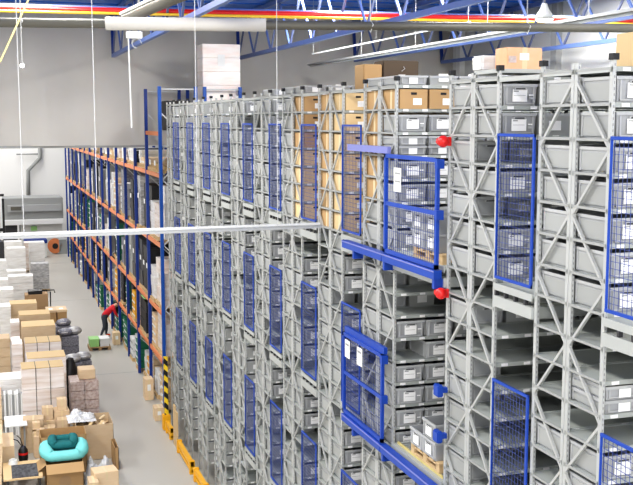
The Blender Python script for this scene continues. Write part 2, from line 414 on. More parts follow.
def put(kind, n, y, k, col, indiv, stuff):
    z = shelf_z(k) - .014 + .001; x = XF + .05 + BX / 2 + col * .42 + (.02 if col >= 3 else 0); yc = y + D / 2 + rnd.uniform(-.008, .008)
    if not indiv:
        me_m, hh = ('carton' if kind == 'c' else 'bin'), (.25 if kind == 'c' else BZ if kind == 'g' else .125 if kind == 'm' else .24)
        stuff[kind == 'c'].append((x, yc, z, hh)); return
    row = ORD[n] + ' rack row'; lv = ORD[k] + ' shelf down' if k >= 0 else 'very top'
    ins = {0: 'end', 1: 'second place in', 2: 'third place in'}[col]
    if kind == 'c':
        pale = (n in (6,)) or (n == 8 and k > 2)
        o = link('cardboard_carton', carton_me[pale], None, (x, yc, z)); o.rotation_euler.z = tilt()
        tag(o, '%s cardboard carton, %s, %s, %s' % ('pale tan' if pale else 'brown', row, lv, ins), 'carton', 'cartons in the grey shelving')
        if n % 2 == 0:
            link('label_card', clab_me, o, (.05, -BY / 2 - .006, .05)); link('hand_hole', hole_me, o, (.0, -BY / 2 - .006, .18))
        return
    if kind in ('l', 'm'):
        for q in ((0, 1) if kind == 'l' else (0,)):
            o = link('storage_bin', low_me, None, (x, yc, z + q * .126)); o.rotation_euler.z = tilt() * .5
            tag(o, 'shallow grey bin, %s, %s, %s, %s' % (row, lv, ins, ('lower of two', 'upper of two')[q] if kind == 'l' else 'standing alone'), 'storage bin', 'grey bins in the shelving')
            if n % 2 == 0: link('label_card', clab_me, o, (0, -BY / 2 - .004, .02))
        return
    o = link('storage_bin', bin_me, None, (x, yc, z)); o.rotation_euler.z = tilt()
    tag(o, 'grey plastic bin, %s, %s, %s' % (row, lv, ins), 'storage bin', 'grey bins in the shelving')
    if n % 2 == 0: link('label_card', label_me, o, (0, -BY / 2 - .004, .045)); link('badge', lid_me, o, (0, -BY / 2 - .004, .02))
stuff = {False: [], True: []}
kmax = {0: 15, 1: 15, 2: 16, 3: 17, 4: 19, 5: 19, 6: 20, 7: 20, 8: 21, 9: 21, 10: 20, 11: 20, 12: 16, 13: 10}
cnt = 0
for n, r, s, y, t in racks:
    for k in range(-1, NK):
        kd = kind_at(n, r, s, k)
        vis = k <= kmax.get(n, -2)
        for col in range(5):
            kk = kd
            if col and k > 6 and rnd.random() < .2: kk = ''
            if n == 4 and k == 11 and col >= 1: kk = 'g'
            if n == 4 and k in (7, 8, 9): kk = ''
            if n in (0, 1, 2) and not kd: kk = ''
            if not kk: continue
            ind = vis and (col == 0 or (col == 1 and n == 4 and k >= 0))
            if ind and kk != 'c':
                if cnt >= 292: ind = False
                else: cnt += 2 if kk == 'l' else 1
            put(kk, n, y, k, col, ind, stuff)
for c, name, lab, cat in ((False, 'distant_bins', 'many grey plastic bins filling the farther shelving rows', 'storage bins'), (True, 'inner_cartons', 'brown cartons filling the shelves behind the front cartons', 'cartons')):
    b = MB()
    for (x, y, z, hh) in stuff[c]:
        X, Y = BX / 2, BY / 2
        if c: b.box(x - X, x + X, y - Y, y + Y, z, z + hh, 'carton')
        else:
            b.box(x - X, x + X, y - Y, y + Y, z, z + hh - .03, 'binside', .01, skip=(1,)).box(x - X - .006, x + X + .006, y - Y - .006, y + Y + .006, z + hh - .03, z + hh, 'bin')
            b.box(x - .07, x + .07, y - Y - .004, y - Y + .003, z + .05, z + .15, 'paper', skip=(1, 0))
    if b.v: tag(b.build(name), lab, cat, kind='stuff')

# ---- walkway decks and blue guard panels closing each aisle
lvl = ('top walkway', 'middle walkway', 'lowest walkway')
def guard(w, h):
    key = (round(w, 2), round(h, 2))
    if key in guard_me: return guard_me[key]
    f = MB(); t = .028
    f.box(0, .02, 0, t, 0, h, 'blue').box(0, .02, w - .014, w, 0, h, 'blue').box(-.002, .02, 0, w, 0, t, 'blue').box(-.002, .02, 0, w, h - t, h, 'blue')
    m = MB(); y = .05
    while y < w - .04: m.box(.012, .016, y, y + .0038, t, h - t, 'mesh_blue'); y += .062
    z = t + .05
    while z < h - t: m.box(.016, .020, t, w - t, z, z + .0038, 'mesh_blue'); z += .06
    guard_me[key] = (f.mesh('guard_panel'), m.mesh('wire_mesh')); return guard_me[key]
ainame = lambda i: {2: 'in the wide loading aisle'}.get(i, '%s aisle from the foreground' % ORD[i])
for i, (ya, yb) in enumerate(aisles):
    w = yb - ya
    for l, z in enumerate(DECK):
        t = empty('walkway_deck', (XF, ya, z), 'steel walkway floor edge, %s, %s' % (lvl[l], ainame(i)), 'walkway', 'steel walkways between the racks')
        MB().box(-.02, XE - XF, .008, w - .008, -.03, 0, 'shelf').box(-.03, -.02, .008, w - .008, -.06, .01, 'steel').build('deck_plate', t)
        bm_ = MB().box(-.03, .02, .008, w - .008, -.235, -.12, 'steel').box(0, XE - XF, .02, .05, -.235, -.12, 'steel').box(0, XE - XF, w - .05, w - .02, -.235, -.12, 'steel')
        bm_.build('edge_beam', t)
        sp = MB(); q = .15
        while q < w - .05: sp.box(-.02, .02, q, q + .03, -.12, -.06, 'darkgrey'); q += .2
        sp.build('spacer', t)
        if i == 2: continue
        h = (1.49 if i < 2 else 1.56, 1.53, 1.53)[l]
        fm, mm = guard(w - .07, h)
        g = link('guard_panel', fm, None, (XF - .032, ya + .03, z + (.065 if l == 0 else .04)))
        tag(g, 'blue framed wire mesh guard, %s, %s' % (lvl[l], ainame(i)), 'guard panel', 'blue mesh guards closing the aisles')
        link('wire_mesh', mm, g)
        g['kind'] = 'thing'

# ---- sliding gates and their tracks at the loading aisle
for l, (z, ga, gb, hh, lab) in enumerate(((DECK[0], 10.52, 12.14, 1.28, 'blue sliding mesh gate closed across the upper loading bay'), (DECK[1], 12.16, 13.72, 1.2, 'blue sliding mesh gate pushed open beside the lower loading bay'))):
    tr = empty('gate_track', (XF - .16, 10.5, z), 'blue steel bottom track of the %s loading gate' % ('upper', 'lower')[l], 'gate track', 'tracks of the loading gates')
    MB().box(0, .1, -.3 if l else 0, 1.62, -.135, -.03, 'blue').box(0, .1, 1.64, 3.17, -.135, -.03, 'blue').box(-.01, .0, -.3 if l else 0, 3.17, -.05, -.035, 'lilac').build('rail_beam', tr)
    for yy in (.06, 1.6, 2.75): MB().box(.02, .2, yy - .03, yy + .03, -.25, -.135, 'blue').build('bracket', tr)
    g = empty('sliding_gate', (XF - .13, ga, z - .02), lab, 'gate', 'blue sliding gates at the loading bays')
    w = gb - ga; t_ = .05
    MB().box(0, .04, 0, t_, 0, hh, 'blue').box(0, .04, w - t_, w, 0, hh, 'blue').box(0, .04, 0, w, 0, t_, 'blue').box(0, .04, 0, w, hh - t_, hh, 'blue').build('gate_frame', g); gf = g.children[0] if g.children else None
    MB().box(.005, .035, t_, w - t_, hh * .5 - .02, hh * .5 + .03, 'blue').build('middle_rail', g)
    m = MB(); y = .08
    while y < w - .06: m.box(.018, .022, y, y + .004, t_, hh - t_, 'mesh_blue'); y += .065
    zz = t_ + .05
    while zz < hh - t_: m.box(.022, .026, t_, w - t_, zz, zz + .004, 'mesh_blue'); zz += .1
    m.build('wire_mesh', g)
    for q in (hh - .12, hh * .45): MB().box(-.02, .07, -.05, .02, q, q + .11, 'blue').build('hinge_block', gf)
    if l:
        for q, yy in enumerate((1.22, .72)): tag(MB().box(XF - .14, XF - .136, ga + yy, ga + yy + .2, z + .84, z + 1.1, 'paper').box(XF - .142, XF - .14, ga + yy + .03, ga + yy + .17, z + 1.02, z + 1.05, 'machine').build('notice_sheet'), ('white notice sheet on the lower gate, left one', 'white notice sheet on the lower gate, right one')[q], 'notice', 'paper notices on the lower gate')
    if not l: tag(MB().box(XF - .14, XF - .136, 11.55, 11.78, z + .80, z + 1.1, 'wallpale').box(XF - .142, XF - .14, 11.58, 11.74, z + 1.02, z + 1.04, 'machine').box(XF - .142, XF - .14, 11.58, 11.74, z + .92, z + .94, 'machine').build('notice_sheet'), 'white notice sheet tied to the upper gate', 'notice', 'paper notices on the gates')
    # top guide rail
    rl = MB().box(XF - .1, XF - .05, 12.1 if l == 0 else 12.16, 13.62 if l == 0 else 13.7, z + hh - .02, z + hh + .07, 'lilac' if l == 0 else 'blue').build('guide_rail')
    tag(rl, 'lilac blue upper guide rail left of the upper gate' if l == 0 else 'blue guide rail along the top of the lower gate', 'rail')
for z, nm, lab in ((8.86, 'red', 'red round warning lamp on the post above the upper gate'), (7.12, 'red', 'red round warning lamp below the upper loading platform'), (5.98, 'blue', 'upper blue latch block right of the lower loading bay'), (5.43, 'blue', 'lower blue latch block right of the lower loading bay')):
    if nm == 'red':
        t = empty('warning_lamp', (XF - .09, 10.45, z), lab, 'lamp', 'red warning lamps at the loading bays')
        MB().ball((0, 0, 0), .068, 'red', 16).build('dome', t, smooth=True); MB().box(.0, .09, -.025, .025, -.05, .05, 'red').tube([(0, .0, 0), (0, .1, 0)], .045, 'red', 12).build('base', t)
    else:
        t = empty('latch_block', (XF - .09, 10.45, z), lab, 'latch', 'blue latch blocks of the lower gate')
        MB().box(-.05, .02, -.07, .07, -.07, .07, 'blue').build('block', t, bevel=.012); MB().box(.02, .09, -.03, .03, -.03, .03, 'blue').build('bracket', t)

# ---- pallets with bins in the two loading bays
def pallet_mesh(L, W, m='wood'):
    b = MB(); n = max(4, int(W / .16))
    for i in range(n): b.box(0, L, i * (W - .1) / (n - 1), i * (W - .1) / (n - 1) + .1, .10, .122, m)
    for yy in (0, W / 2 - .05, W - .1):
        for xx in (0, L / 2 - .06, L - .12): b.box(xx, xx + .12, yy, yy + .1, .022, .10, m)
    for xx in (0, L / 2 - .05, L - .1): b.box(xx, xx + .1, 0, W, 0, .022, m).box(xx, xx + .1, 0, W, .085, .10, m)
    return b.mesh('pallet')
small_pal = pallet_mesh(.55, .85)
for l, z in ((0, DECK[0]), (1, DECK[1])):
    tag(link('wooden_pallet', small_pal, None, (5.04, 10.7, z + .031 * l)), 'small wooden pallet carrying bins in the %s loading bay' % ('upper', 'lower')[l], 'pallet', 'pallets in the loading bays')
    for q in range(3 if l else 4):
        yy, zz = ((10.98, 0), (10.98, 1), (11.36, 0))[q] if l else ((11.0, 0), (11.0, 1), (11.39, 0), (11.39, 1))[q]
        o = link('storage_bin', bin_me, None, (5.31, yy, z + .031 * l + .123 + zz * .224)); o.rotation_euler.z = -math.pi / 2
        tag(o, 'grey bin on the %s bay pallet, %s' % (('upper', 'lower')[l], ('right stack, bottom', 'right stack, on top', 'left bin', 'left stack, on top')[q]), 'storage bin', 'bins on the bay pallets')
        link('label_card', label_me, o, (0, -BY / 2 - .004, .045))
        k_ = MB().box(-.12, .1, -.002, 0, .03, .17, 'paper').build('label_sheet', o, (0, -BY / 2 - .012, 0)) if False else None
t = empty('roller_conveyor', (XF + .05, 10.6, DECK[1]), 'steel roller track with yellow edges in the lower loading bay', 'conveyor')
MB().box(-.012, .012, 0, 1.4, 0, .03, 'strap_yellow').box(.55, .575, 0, 1.4, 0, .03, 'strap_yellow').build('side_rail', t)
rb = MB()
for i in range(18): rb.tube([(.02, .04 + i * .078, .015), (.55, .04 + i * .078, .015)], .012, 'steel', 6)
rb.build('rollers', t)

# ---- things standing on top of the racks
def load(name, loc, sx, sy, sz, m, tiers, lab, cat, group=None, pal=True, straps=0, rz=0, bulge=.012):
    t = empty(name, loc, lab, cat, group, rz); z0 = 0
    if pal: link('pallet', pallet_mesh_cached(sx, sy), t, (-sx / 2, 0, 0)); z0 = .123
    b = MB(); th = (sz - z0) / tiers
    for i in range(tiers):
        nx = max(1, int(round(sx / .4))) if m == 'wrapmix' else 1
        for j in range(nx):
            e = rnd.uniform(0, bulge)
            b.box(-sx / 2 + j * sx / nx + .003, -sx / 2 + (j + 1) * sx / nx - .003, e, sy - e, z0 + i * th + .004, z0 + (i + 1) * th - .002, m, .004)
    b.build('wrapped_boxes', t, bevel=.012)
    if m in ('wrapped', 'carton_floor') and sx > .9: MB().box(-sx / 2 + .01, sx / 2 - .01, .01, sy - .01, sz, sz + .02, 'carton_pale').build('top_sheet', t)
    for q in range(straps):
        x = -sx / 2 + sx * (q + 1) / (straps + 1)
        MB().box(x - .008, x + .008, -.006, sy + .006, z0, sz + .024, 'black', skip=(0,)).build('strap', t)
    return t
_pc = {}
def pallet_mesh_cached(a, b_):
    k = (round(a, 1), round(b_, 1))
    if k not in _pc: _pc[k] = pallet_mesh(a, b_)
    return _pc[k]
zt = shelf_z(-1) - .012
def big_box(name, x0, x1, y0, y1, z, h, m, lab, cat='carton', flaps=False):
    t = empty(name, ((x0 + x1) / 2, y0, z), lab, cat); w = (x1 - x0) / 2
    MB().box(-w, w, 0, y1 - y0, 0, h, m).build('box_body', t, bevel=.006)
    MB().box(-.03, .03, -.002, y1 - y0 + .002, .0, h + .002, 'tape').build('tape', t)
    MB().box(-.06, .05, -.004, -.002, h * .45, h * .75, 'paper').build('label_card', t)
    return t
TZ = TOP + .06
tag(MB().box(5.0, 6.3, 9.34, 9.9, TOP - .02, TOP + .02, 'steel').build('top_shelf_board'), 'steel board on top of the second rack pair under boxes', 'board')
mat('crate_dark', (.10, .07, .045), .7)
mat('carton_or', (.80, .44, .24), .7, 0, 0, ((5, 5, 5), (.86, .55, .36), .7))
big_box('large_carton', 5.24, 5.66, 9.62, 9.88, TOP + .02, .24, 'carton_or', 'orange tan open-printed carton on top of the near racks')
MB().box(-.19, -.1, -.004, -.001, .08, .15, 'wrapmix').build('handling_mark', bpy.data.objects['large_carton'])
t = empty('wrapped_carton', (5.16, 9.95, TOP), 'translucent wrapped carton beside the orange tan carton on top', 'carton')
MB().box(-.07, .15, -.05, .2, .02, .19, 'wrapwhite', .01).build('film', t, bevel=.02)
big_box('tan_carton', 5.80, 6.3, 8.0, 8.5, TOP, .32, 'carton_pale', 'tan carton on top of the nearest racks at the right edge')
load('dark_crate', (5.95, 14.16, zt), .58, .42, .44, 'crate_dark', 1, 'dark brown crate with a white tag on top of the seventh rack row', 'crate', pal=False)
MB().box(-.05, .06, -.01, -.004, .14, .23, 'paper').tube([(.0, -.01, .28), (.05, -.015, .32), (.03, -.01, .35)], .006, 'wire', 5).build('tag', bpy.data.objects['dark_crate'])
load('tan_crate', (5.5, 14.17, zt), .3, .4, .38, 'carton', 1, 'narrow tan crate on top left of the dark brown crate', 'crate', pal=False)

# ---------------------------------------------------------------- orange and blue pallet racks
def pallet_rack(X0, Y0, nb, tall, lab):
    t = empty('pallet_rack', (X0, Y0, 0), lab, 'pallet rack')
    mesh = {}
    for i in range(nb + 1):
        h = 10.1 if i <= tall else 8.12; y = i * 2.75
        for x in (0, 1.1):
            MB().box(x - .05, x + .05, y - .045, y + .045, 0, h, 'brightblue' if i == 0 else 'rackblue').build('upright', t)
        bb = MB(); z = .3; n = 0
        while z + 1 < h: bb.bar((.05 if n % 2 else 1.05, y, z), (1.05 if n % 2 else .05, y, z + 1), .035, 'wire'); z += 1; n += 1
        bb.bar((0, y, h - .08), (1.1, y, h - .08), .04, 'wire'); bb.build('frame_brace', t)
    far = MB()
    for i in range(nb):
        for z in LV + ((8.75,) if i == 0 else ()):
            for x in (0, 1.1):
                tgt = MB() if (x == 0 or i < 6) else far
                tgt.box(x - .03, x + .03, i * 2.75 + .045, (i + 1) * 2.75 - .045, z - .125, z, 'orange')
                if tgt is not far: tgt.build('beam', t)
            for q in range(5): pass
    if far.v: o = far.build('rear_beams', t); o['kind'] = 'stuff'
    return t
LV = (1.68, 3.22, 5.33, 7.48)
pallet_rack(4.99, 30.5, 14, 1, 'long pallet rack with blue uprights and orange beams beside the aisle')
pallet_rack(6.37, 30.5, 3, 1, 'second pallet rack behind the first, under the pink wrapped load')
lvn = ('floor level', 'first beam level', 'second beam level', 'third beam level', 'top beam level')
kinds = {'wrapwhite': 'white film wrapped', 'wrapgrey': 'grey film wrapped', 'black': 'black', 'carton_floor': 'brown cardboard', 'green': 'dark green crate', 'wrapped': 'wrapped cardboard', 'wallpale': 'pale grey', 'darkgrey': 'dark grey', 'yellow': 'yellow', 'white': 'white', 'wrapdark': 'dark blue wrapped', 'lime': 'light green', 'machine': 'mid grey'}
def rack_goods(sx, h, m):
    b = MB(); z = 0; W = .74
    if m in ('green', 'lime', 'white', 'yellow', 'carton_floor'):
        th = .25; n = max(1, int(h / th))
        for i in range(n):
            for j in range(2):
                b.box(0, sx, j * W / 2 + .006, (j + 1) * W / 2 - .006, i * th + .006, (i + 1) * th - .012, m, .01)
                b.box(-.01, .0, j * W / 2 + .05, (j + 1) * W / 2 - .05, i * th + .06, i * th + .12, 'white' if m != 'white' else 'machine')
    else:
        n = 3
        for i in range(n): b.box(rnd.uniform(0, .04), sx, rnd.uniform(0, .05), W - rnd.uniform(0, .05), i * h / n, (i + 1) * h / n - .006, m, .008)
        if rnd.random() < .5: b.box(-.012, 0.0, .2, .45, h * .55, h * .55 + .16, 'paper')
    return b.mesh('goods')
gm = {}
palR = pallet_mesh(1.05, .76)
opts = {4: ['wrapwhite', 'wrapwhite', 'wrapped', 'wallpale', 'wrapgrey', 'carton_floor'], 3: ['wallpale', 'wrapwhite', 'machine', 'wrapgrey', 'wrapdark', 'darkgrey', 'black', 'wrapped'],
        2: ['wallpale', 'machine', 'wrapdark', 'green', 'wrapped', 'darkgrey', 'black'], 1: ['green', 'yellow', 'white', 'darkgrey', 'wrapgrey', 'black', 'black', 'carton_floor'], 0: ['green', 'black', 'white', 'wrapwhite', 'carton_floor', 'green', 'black', 'darkgrey']}
force = {(0, 0, 0): 'carton_floor', (0, 0, 1): 'carton_floor', (0, 0, 2): 'wrapwhite', (0, 1, 0): 'carton_floor', (0, 1, 1): 'yellow', (0, 1, 2): 'wrapwhite', (1, 0, 0): 'wrapped', (1, 0, 1): 'wrapped', (1, 0, 2): 'carton_floor',
         (1, 1, 0): 'darkgrey', (1, 1, 1): 'black', (1, 1, 2): 'black', (0, 2, 0): 'green', (0, 2, 1): 'white', (1, 2, 0): 'wrapdark', (1, 2, 1): 'yellow', (1, 2, 2): 'black', (2, 0, 0): 'wrapped', (2, 0, 1): 'wrapped', (2, 0, 2): 'wrapwhite', (2, 1, 0): 'black', (2, 1, 1): 'black', (2, 1, 2): 'darkgrey',
         (3, 0, 0): 'wrapwhite', (3, 0, 1): 'wrapped', (3, 0, 2): 'wrapwhite', (3, 1, 0): 'black', (3, 1, 1): 'black', (3, 1, 2): 'wrapgrey', (3, 2, 0): '', (3, 2, 1): 'black', (3, 3, 0): 'white', (3, 3, 2): 'white',
         (4, 0, 0): 'wood', (4, 0, 1): 'wood', (4, 0, 2): 'wood', (4, 2, 0): 'black', (3, 4, 1): 'carton_floor', (1, 3, 0): 'green', (0, 3, 2): 'green', (0, 4, 0): 'green', (1, 4, 1): 'yellow'}
kinds['wood'] = 'pale timber'
tops = [1.3, 1.28, 1.75, 1.8, .58]
for i in range(14):
    for l in range(5):
        for q in range(3):
            m = force.get((l, i, q))
            if m is None: m = rnd.choice(opts[l]) if rnd.random() < .86 else ''
            if not m: continue
            if i == 0 and l == 4: h = .14
            else: h = tops[l] * rnd.choice((.6, .8, .92, .96))
            if m == 'black': h = tops[l] * .85
            key = (m, round(h, 1))
            if key not in gm: gm[key] = rack_goods(1.0, h, m)
            z = 0 if l == 0 else LV[l - 1]
            y = 30.5 + i * 2.75 + .12 + q * .85
            t = empty('pallet_load', (5.0 + rnd.uniform(-.03, .1), y, z), '%s load on the %s, %s bay back, %s' % (kinds[m], lvn[l], ORD[i], ('near place', 'middle place', 'far place')[q]), 'pallet load', 'goods in the pallet rack')
            link('pallet', palR, t); link('goods', gm[key], t, (.02, .01, .123))
# pink wrapped load high behind the racks
load('tall_wrapped_load', (6.94, 30.65, 8.78), 1.18, .9, 2.62, 'wrappink', 6, 'tall pale pink film wrapped load high behind the grey racks', 'pallet load')
MB().box(-.12, .1, -.008, -.002, 1.95, 2.3, 'paper').build('label_sheet', bpy.data.objects['tall_wrapped_load'])
MB().box(-.02, 1.02, .0, .74, 1.33, 1.36, 'lime').build('green_lid', next(o for o in C.objects if o.get('label', '').startswith('black load on the first beam level, second bay') and o['label'].endswith('middle place')))
load('black_load', (5.6, 30.8, 8.78), .75, .8, .9, 'black', 2, 'black load on top level of the near pallet rack bay', 'pallet load', pal=False)

# rack foot guards
t = empty('post_guard', (4.78, 29.0, 0), 'tall black and yellow striped guard at the pallet rack corner', 'guard')
MB().box(-.055, .055, -.05, .05, 0.45, 2.2, 'hazard').build('striped_column', t)
MB().box(-.12, .11, -.12, .12, 0, .46, 'yellow').build('foot', t, bevel=.02)
for i, (y0, y1, lab) in enumerate(((27.95, 28.7, 'yellow floor guard rail nearest the striped post guard'), (24.95, 26.85, 'long yellow floor guard rail at the grey rack ends'), (23.2, 24.5, 'yellow floor guard rail at the bottom edge of the photo'))):
    t = empty('floor_guard_rail', (4.76, y0, 0), lab, 'guard rail', 'yellow guard rails along the rack ends')
    MB().box(-.05, .05, 0, y1 - y0, .2, .34, 'yellow').box(-.04, .04, 0, y1 - y0, .05, .13, 'yellow').build('rail', t, bevel=.01)
    for yy in (0, y1 - y0 - .12): MB().box(-.07, .07, yy, yy + .12, 0, .36, 'yellow').build('foot', t, bevel=.01)
for i in range(2):
    tag(MB().box(4.74, 4.78, 27.05 + i * .32, 27.3 + i * .32, 0, 1.05 + .1 * i, 'wood').build('timber_board'), ('narrow timber board leaning upright at the rack ends, right', 'taller timber board upright at the rack ends, left')[i], 'board')

# ---------------------------------------------------------------- left storage floor
G = 'wrapped carton pallets along the left'
load('pallet_load', (1.32, 29.54, 0), 1.2, .85, 1.99, 'wrapped', 3, 'tall wrapped carton pallet with two black straps, nearest in the row', 'pallet load', G, straps=2)
load('pallet_load', (1.52, 31.3, 0), 1.16, .9, 1.88, 'wrapped', 4, 'wrapped carton pallet directly behind the nearest strapped one', 'pallet load', G)
load('pallet_load', (1.56, 34, 0), 1.18, .95, 1.78, 'wrapped', 3, 'third wrapped carton pallet in the left row', 'pallet load', G, straps=2)
load('pallet_load', (1.56, 37, 0), 1.18, 1.1, 1.73, 'carton_floor', 3, 'fourth carton pallet in the left row, lightly wrapped', 'pallet load', G)
load('pallet_load', (1.56, 40.2, 0), 1.18, 1.0, 1.56, 'carton_floor', 3, 'fifth carton pallet, beside the open brown boxes', 'pallet load', G)
load('pallet_load', (1.24, 43.2, 0), 1.1, 1.0, 1.48, 'carton_floor', 3, 'sixth carton pallet in front of the dark crate', 'pallet load', G)
load('dark_bin', (1.9, 46.2, 0), 1.0, .8, 1.35, 'carton_inner', 2, 'brown carton stack with black top near the pallet jack', 'carton stack', pal=True)
MB().box(-.35, .25, .1, .7, 1.36, 1.5, 'black').build('black_bag', bpy.data.objects['dark_bin'])
for i, (x, y, h, lab) in enumerate(((.74, 34.3, 1.72, 'narrow wrapped stack left of the third pallet'), (.74, 36.6, 1.35, 'shorter narrow wrapped stack behind the narrow one'), (.8, 39.5, 1.45, 'narrow wrapped stack left of the fifth pallet'))):
    load('narrow_stack', (x, y, 0), .34, .8, h, 'wrapped', 4, lab, 'pallet load', 'narrow wrapped stacks')
for x, y, sx, h, m, lab in ((1.37, 57.5, 1.0, 2.1, 'wrapwhite', 'tall white wrapped stack far back beside the grey one'), (2.5, 58.2, .85, 2.3, 'wrapwhite', 'far white wrapped stack just behind the dark grey load'), (2.5, 55.2, .92, 1.5, 'wrapgrey', 'dark grey film wrapped load facing the aisle'),
        (1.37, 51, 1.2, 1.5, 'wrapwhite', 'wide white wrapped load before the tall white stack'), (.55, 52.5, .4, 2.1, 'wrapwhite', 'white wrapped stack at the far left edge'), (.62, 46.5, .62, 1.6, 'wrapwhite', 'white wrapped load at the left edge, middle distance'),
        (1.3, 61.5, 1.0, 2.0, 'wrapwhite', 'white wrapped stack behind the tall white stack'), (2.4, 62.5, .9, 1.8, 'wrapped', 'beige wrapped stack farthest back on the left'), (.45, 48.8, .6, 1.7, 'wrapwhite', 'white boxes at the left edge behind the middle load'),
        (.35, 36.6, .4, 1.45, 'carton_floor', 'carton stack at the left edge beside the narrow stacks'), (.5, 42.8, .45, 1.5, 'wrapwhite', 'pale wrapped load at the left edge by the sixth pallet'), (.45, 65.2, .9, 1.6, 'darkgrey', 'dark load beside the forklift mast'), (1.2, 54.2, 1.1, 1.3, 'wrapwhite', 'low white wrapped load between the white stacks')):
    load('wrapped_stack', (x, y, 0), sx, .9, h, m, 4, lab, 'pallet load', 'wrapped loads at the back left')
# brown open-top boxes by the jack
for i, x in enumerate((2.32, 2.74)):
    t = empty('brown_box', (x, 42.4, 0), ('brown box with lid ajar, left one beside the pallet jack', 'brown box with lid ajar, right one beside the pallet jack')[i], 'box', 'brown boxes by the pallet jack')
    MB().box(-.19, .19, 0, .9, 0, 1.2, 'carton', .01).build('box_body', t); MB().box(-.21, .21, -.02, .92, 1.2, 1.3, 'carton_floor').build('lid', t, bevel=.01); MB().box(-.1, .06, .2, .5, 1.3, 1.302, 'paper').build('label_card', t)
t = empty('pallet_jack', (2.55, 47.2, 0), 'hand pallet jack with its T handle upright in the aisle', 'pallet jack')
MB().tube([(0, 0, .15), (0, -.1, 1.3)], .025, 'black', 8).build('shaft', t)
MB().tube([(-.2, -.1, 1.25), (-.17, -.1, 1.38), (.17, -.1, 1.38), (.2, -.1, 1.25)], .025, 'black', 8).build('handle', t)
MB().box(-.25, -.1, .1, 1.2, .06, .12, 'red').box(.1, .25, .1, 1.2, .06, .12, 'red').box(-.25, .25, 0, .15, .06, .3, 'red').build('forks', t)
MB().tube([(-.08, 0, .09), (.08, 0, .09)], .09, 'black', 12).build('wheel', t)
# bags and crates right of the pallets
def bag(name, loc, r, sq, m, lab, tagp=True, n=14):
    b = MB(); b.ball((0, 0, 0), r, m, n, sq)
    b.v = [(x * (1 + .09 * math.sin(9 * x + 5 * z)), y * (1 + .09 * math.sin(7 * z + 2)), z * (1 + .08 * math.sin(11 * x)) if z > -r * sq[2] * .7 else -r * sq[2] * .7) for x, y, z in b.v]
    t = empty(name, (loc[0], loc[1], loc[2]), lab, 'bag')
    b.build('sack', t, (0, 0, r * sq[2] * .7), smooth=True)
    if tagp: MB().box(-.12, .1, -r * sq[1] - .02, -r * sq[1] + .2, r * sq[2] * .9, r * sq[2] * 1.0, 'paper').build('label_sheet', t)
    return t
for x, y, h, lab in ((2.68, 37.4, 1.2, 'grey wrapped carton stack with white labels beside the fourth pallet'), (2.45, 33.6, 1.1, 'dark wrapped stack right of the third pallet'), (2.85, 34.4, .95, 'dark wrapped lower stack facing the aisle'), (2.6, 39.8, 1.1, 'dark violet wrapped stack beside the fifth pallet')):
    load('dark_stack', (x, y, 0), .62, .9, h, 'wrapdark', 3, lab, 'pallet load', 'dark wrapped stacks by the aisle')
for x, y, z, m, lab in ((2.5, 37.8, 1.2, 'wrapdark', 'grey sack with paper label, on the stack beside the fourth pallet'), (2.85, 38.0, 1.2, 'wrapgrey', 'pale grey sack on the same stack, nearer the aisle'), (2.45, 33.9, 1.1, 'wrapgrey', 'grey sack on the dark stack right of the third pallet'), (2.62, 40.2, 1.1, 'wrapdark', 'dark violet sack topmost by the fifth pallet'), (2.88, 34.8, .95, 'wrapgrey', 'grey sack on the lower dark stack facing the aisle')):
    bag('sack', (x, y, z), .3, (1, 1, .5), m, lab)
bag('black_bag', (2.2, 31.9, 0), .5, (.75, .9, 2.0), 'black', 'black plastic bag squeezed behind the clear wrapped load', False)
load('mixed_wrapped_load', (2.56, 30.4, 0), .84, .9, 1.28, 'wrapmix', 4, 'clear film wrapped mixed boxes load beside the strapped pallet', 'pallet load')
load('open_carton_stack', (2.66, 30.6, 1.285), .5, .6, .3, 'carton_floor', 1, 'cardboard carton standing on the clear wrapped load', 'carton', pal=False)

# left foreground: long tubes, white boards, desk, device
t = empty('tube_bundle', (.47, 29.8, 0), 'bundle of upright white and grey tubes beside the strapped pallet', 'tubes')
for i in range(9): MB().box(-.25 + i * .058, -.2 + i * .058, rnd.uniform(0, .06), .5, 0, 1.22 + rnd.uniform(-.03, .03), ('white', 'machine', 'wallpale')[i % 3]).build('tube', t)
load('flat_white_stack', (.45, 31.0, 0), .75, .9, 1.38, 'wrapwhite', 2, 'flat white wrapped slabs stack at the left edge', 'pallet load')
load('left_carton_stack', (-.05, 30.2, 0), .42, .8, 1.15, 'carton_floor', 3, 'pale carton stack cut by the left edge of the photo', 'carton stack', pal=False)
# desk with black mat
t = empty('packing_table', (.6, 24.9, 0), 'packing table with a black mat at the bottom left corner', 'table')
MB().box(-.5, .42, -.3, 1.0, .46, .5, 'wood').build('tabletop', t)
for x in (-.4, .36):
    for y in (.05, .95): MB().box(x - .025, x + .025, y - .025, y + .025, 0, .46, 'darkgrey').build('leg', t)
mat('scratched', (.015, .015, .018), .85, 0, 0, ((14, 6, 9), (.22, .22, .24), .5))
tag(MB().box(.3, .92, 24.65, 25.6, .5, .515, 'scratched').build('cutting_mat'), 'scratched black mat lying on the packing table', 'mat')
tag(MB().tube([(.35, 25.75, .5), (.35, 25.75, .6)], [.12, .1], 'white', 16).tube([(.35, 25.75, .6), (.35, 25.75, .63)], .06, 'wallpale', 12).build('tape_roll', smooth=False), 'white roll lying behind the black mat', 'roll')
tag(MB().box(.2, .78, 27.6, 28.6, .9, .93, 'white').box(.25, .3, 27.7, 27.75, 0, .9, 'machine').box(.68, .73, 27.7, 27.75, 0, .9, 'machine').box(.25, .3, 28.45, 28.5, 0, .9, 'machine').box(.68, .73, 28.45, 28.5, 0, .9, 'machine').build('white_table'), 'small white topped table behind the black device', 'table')
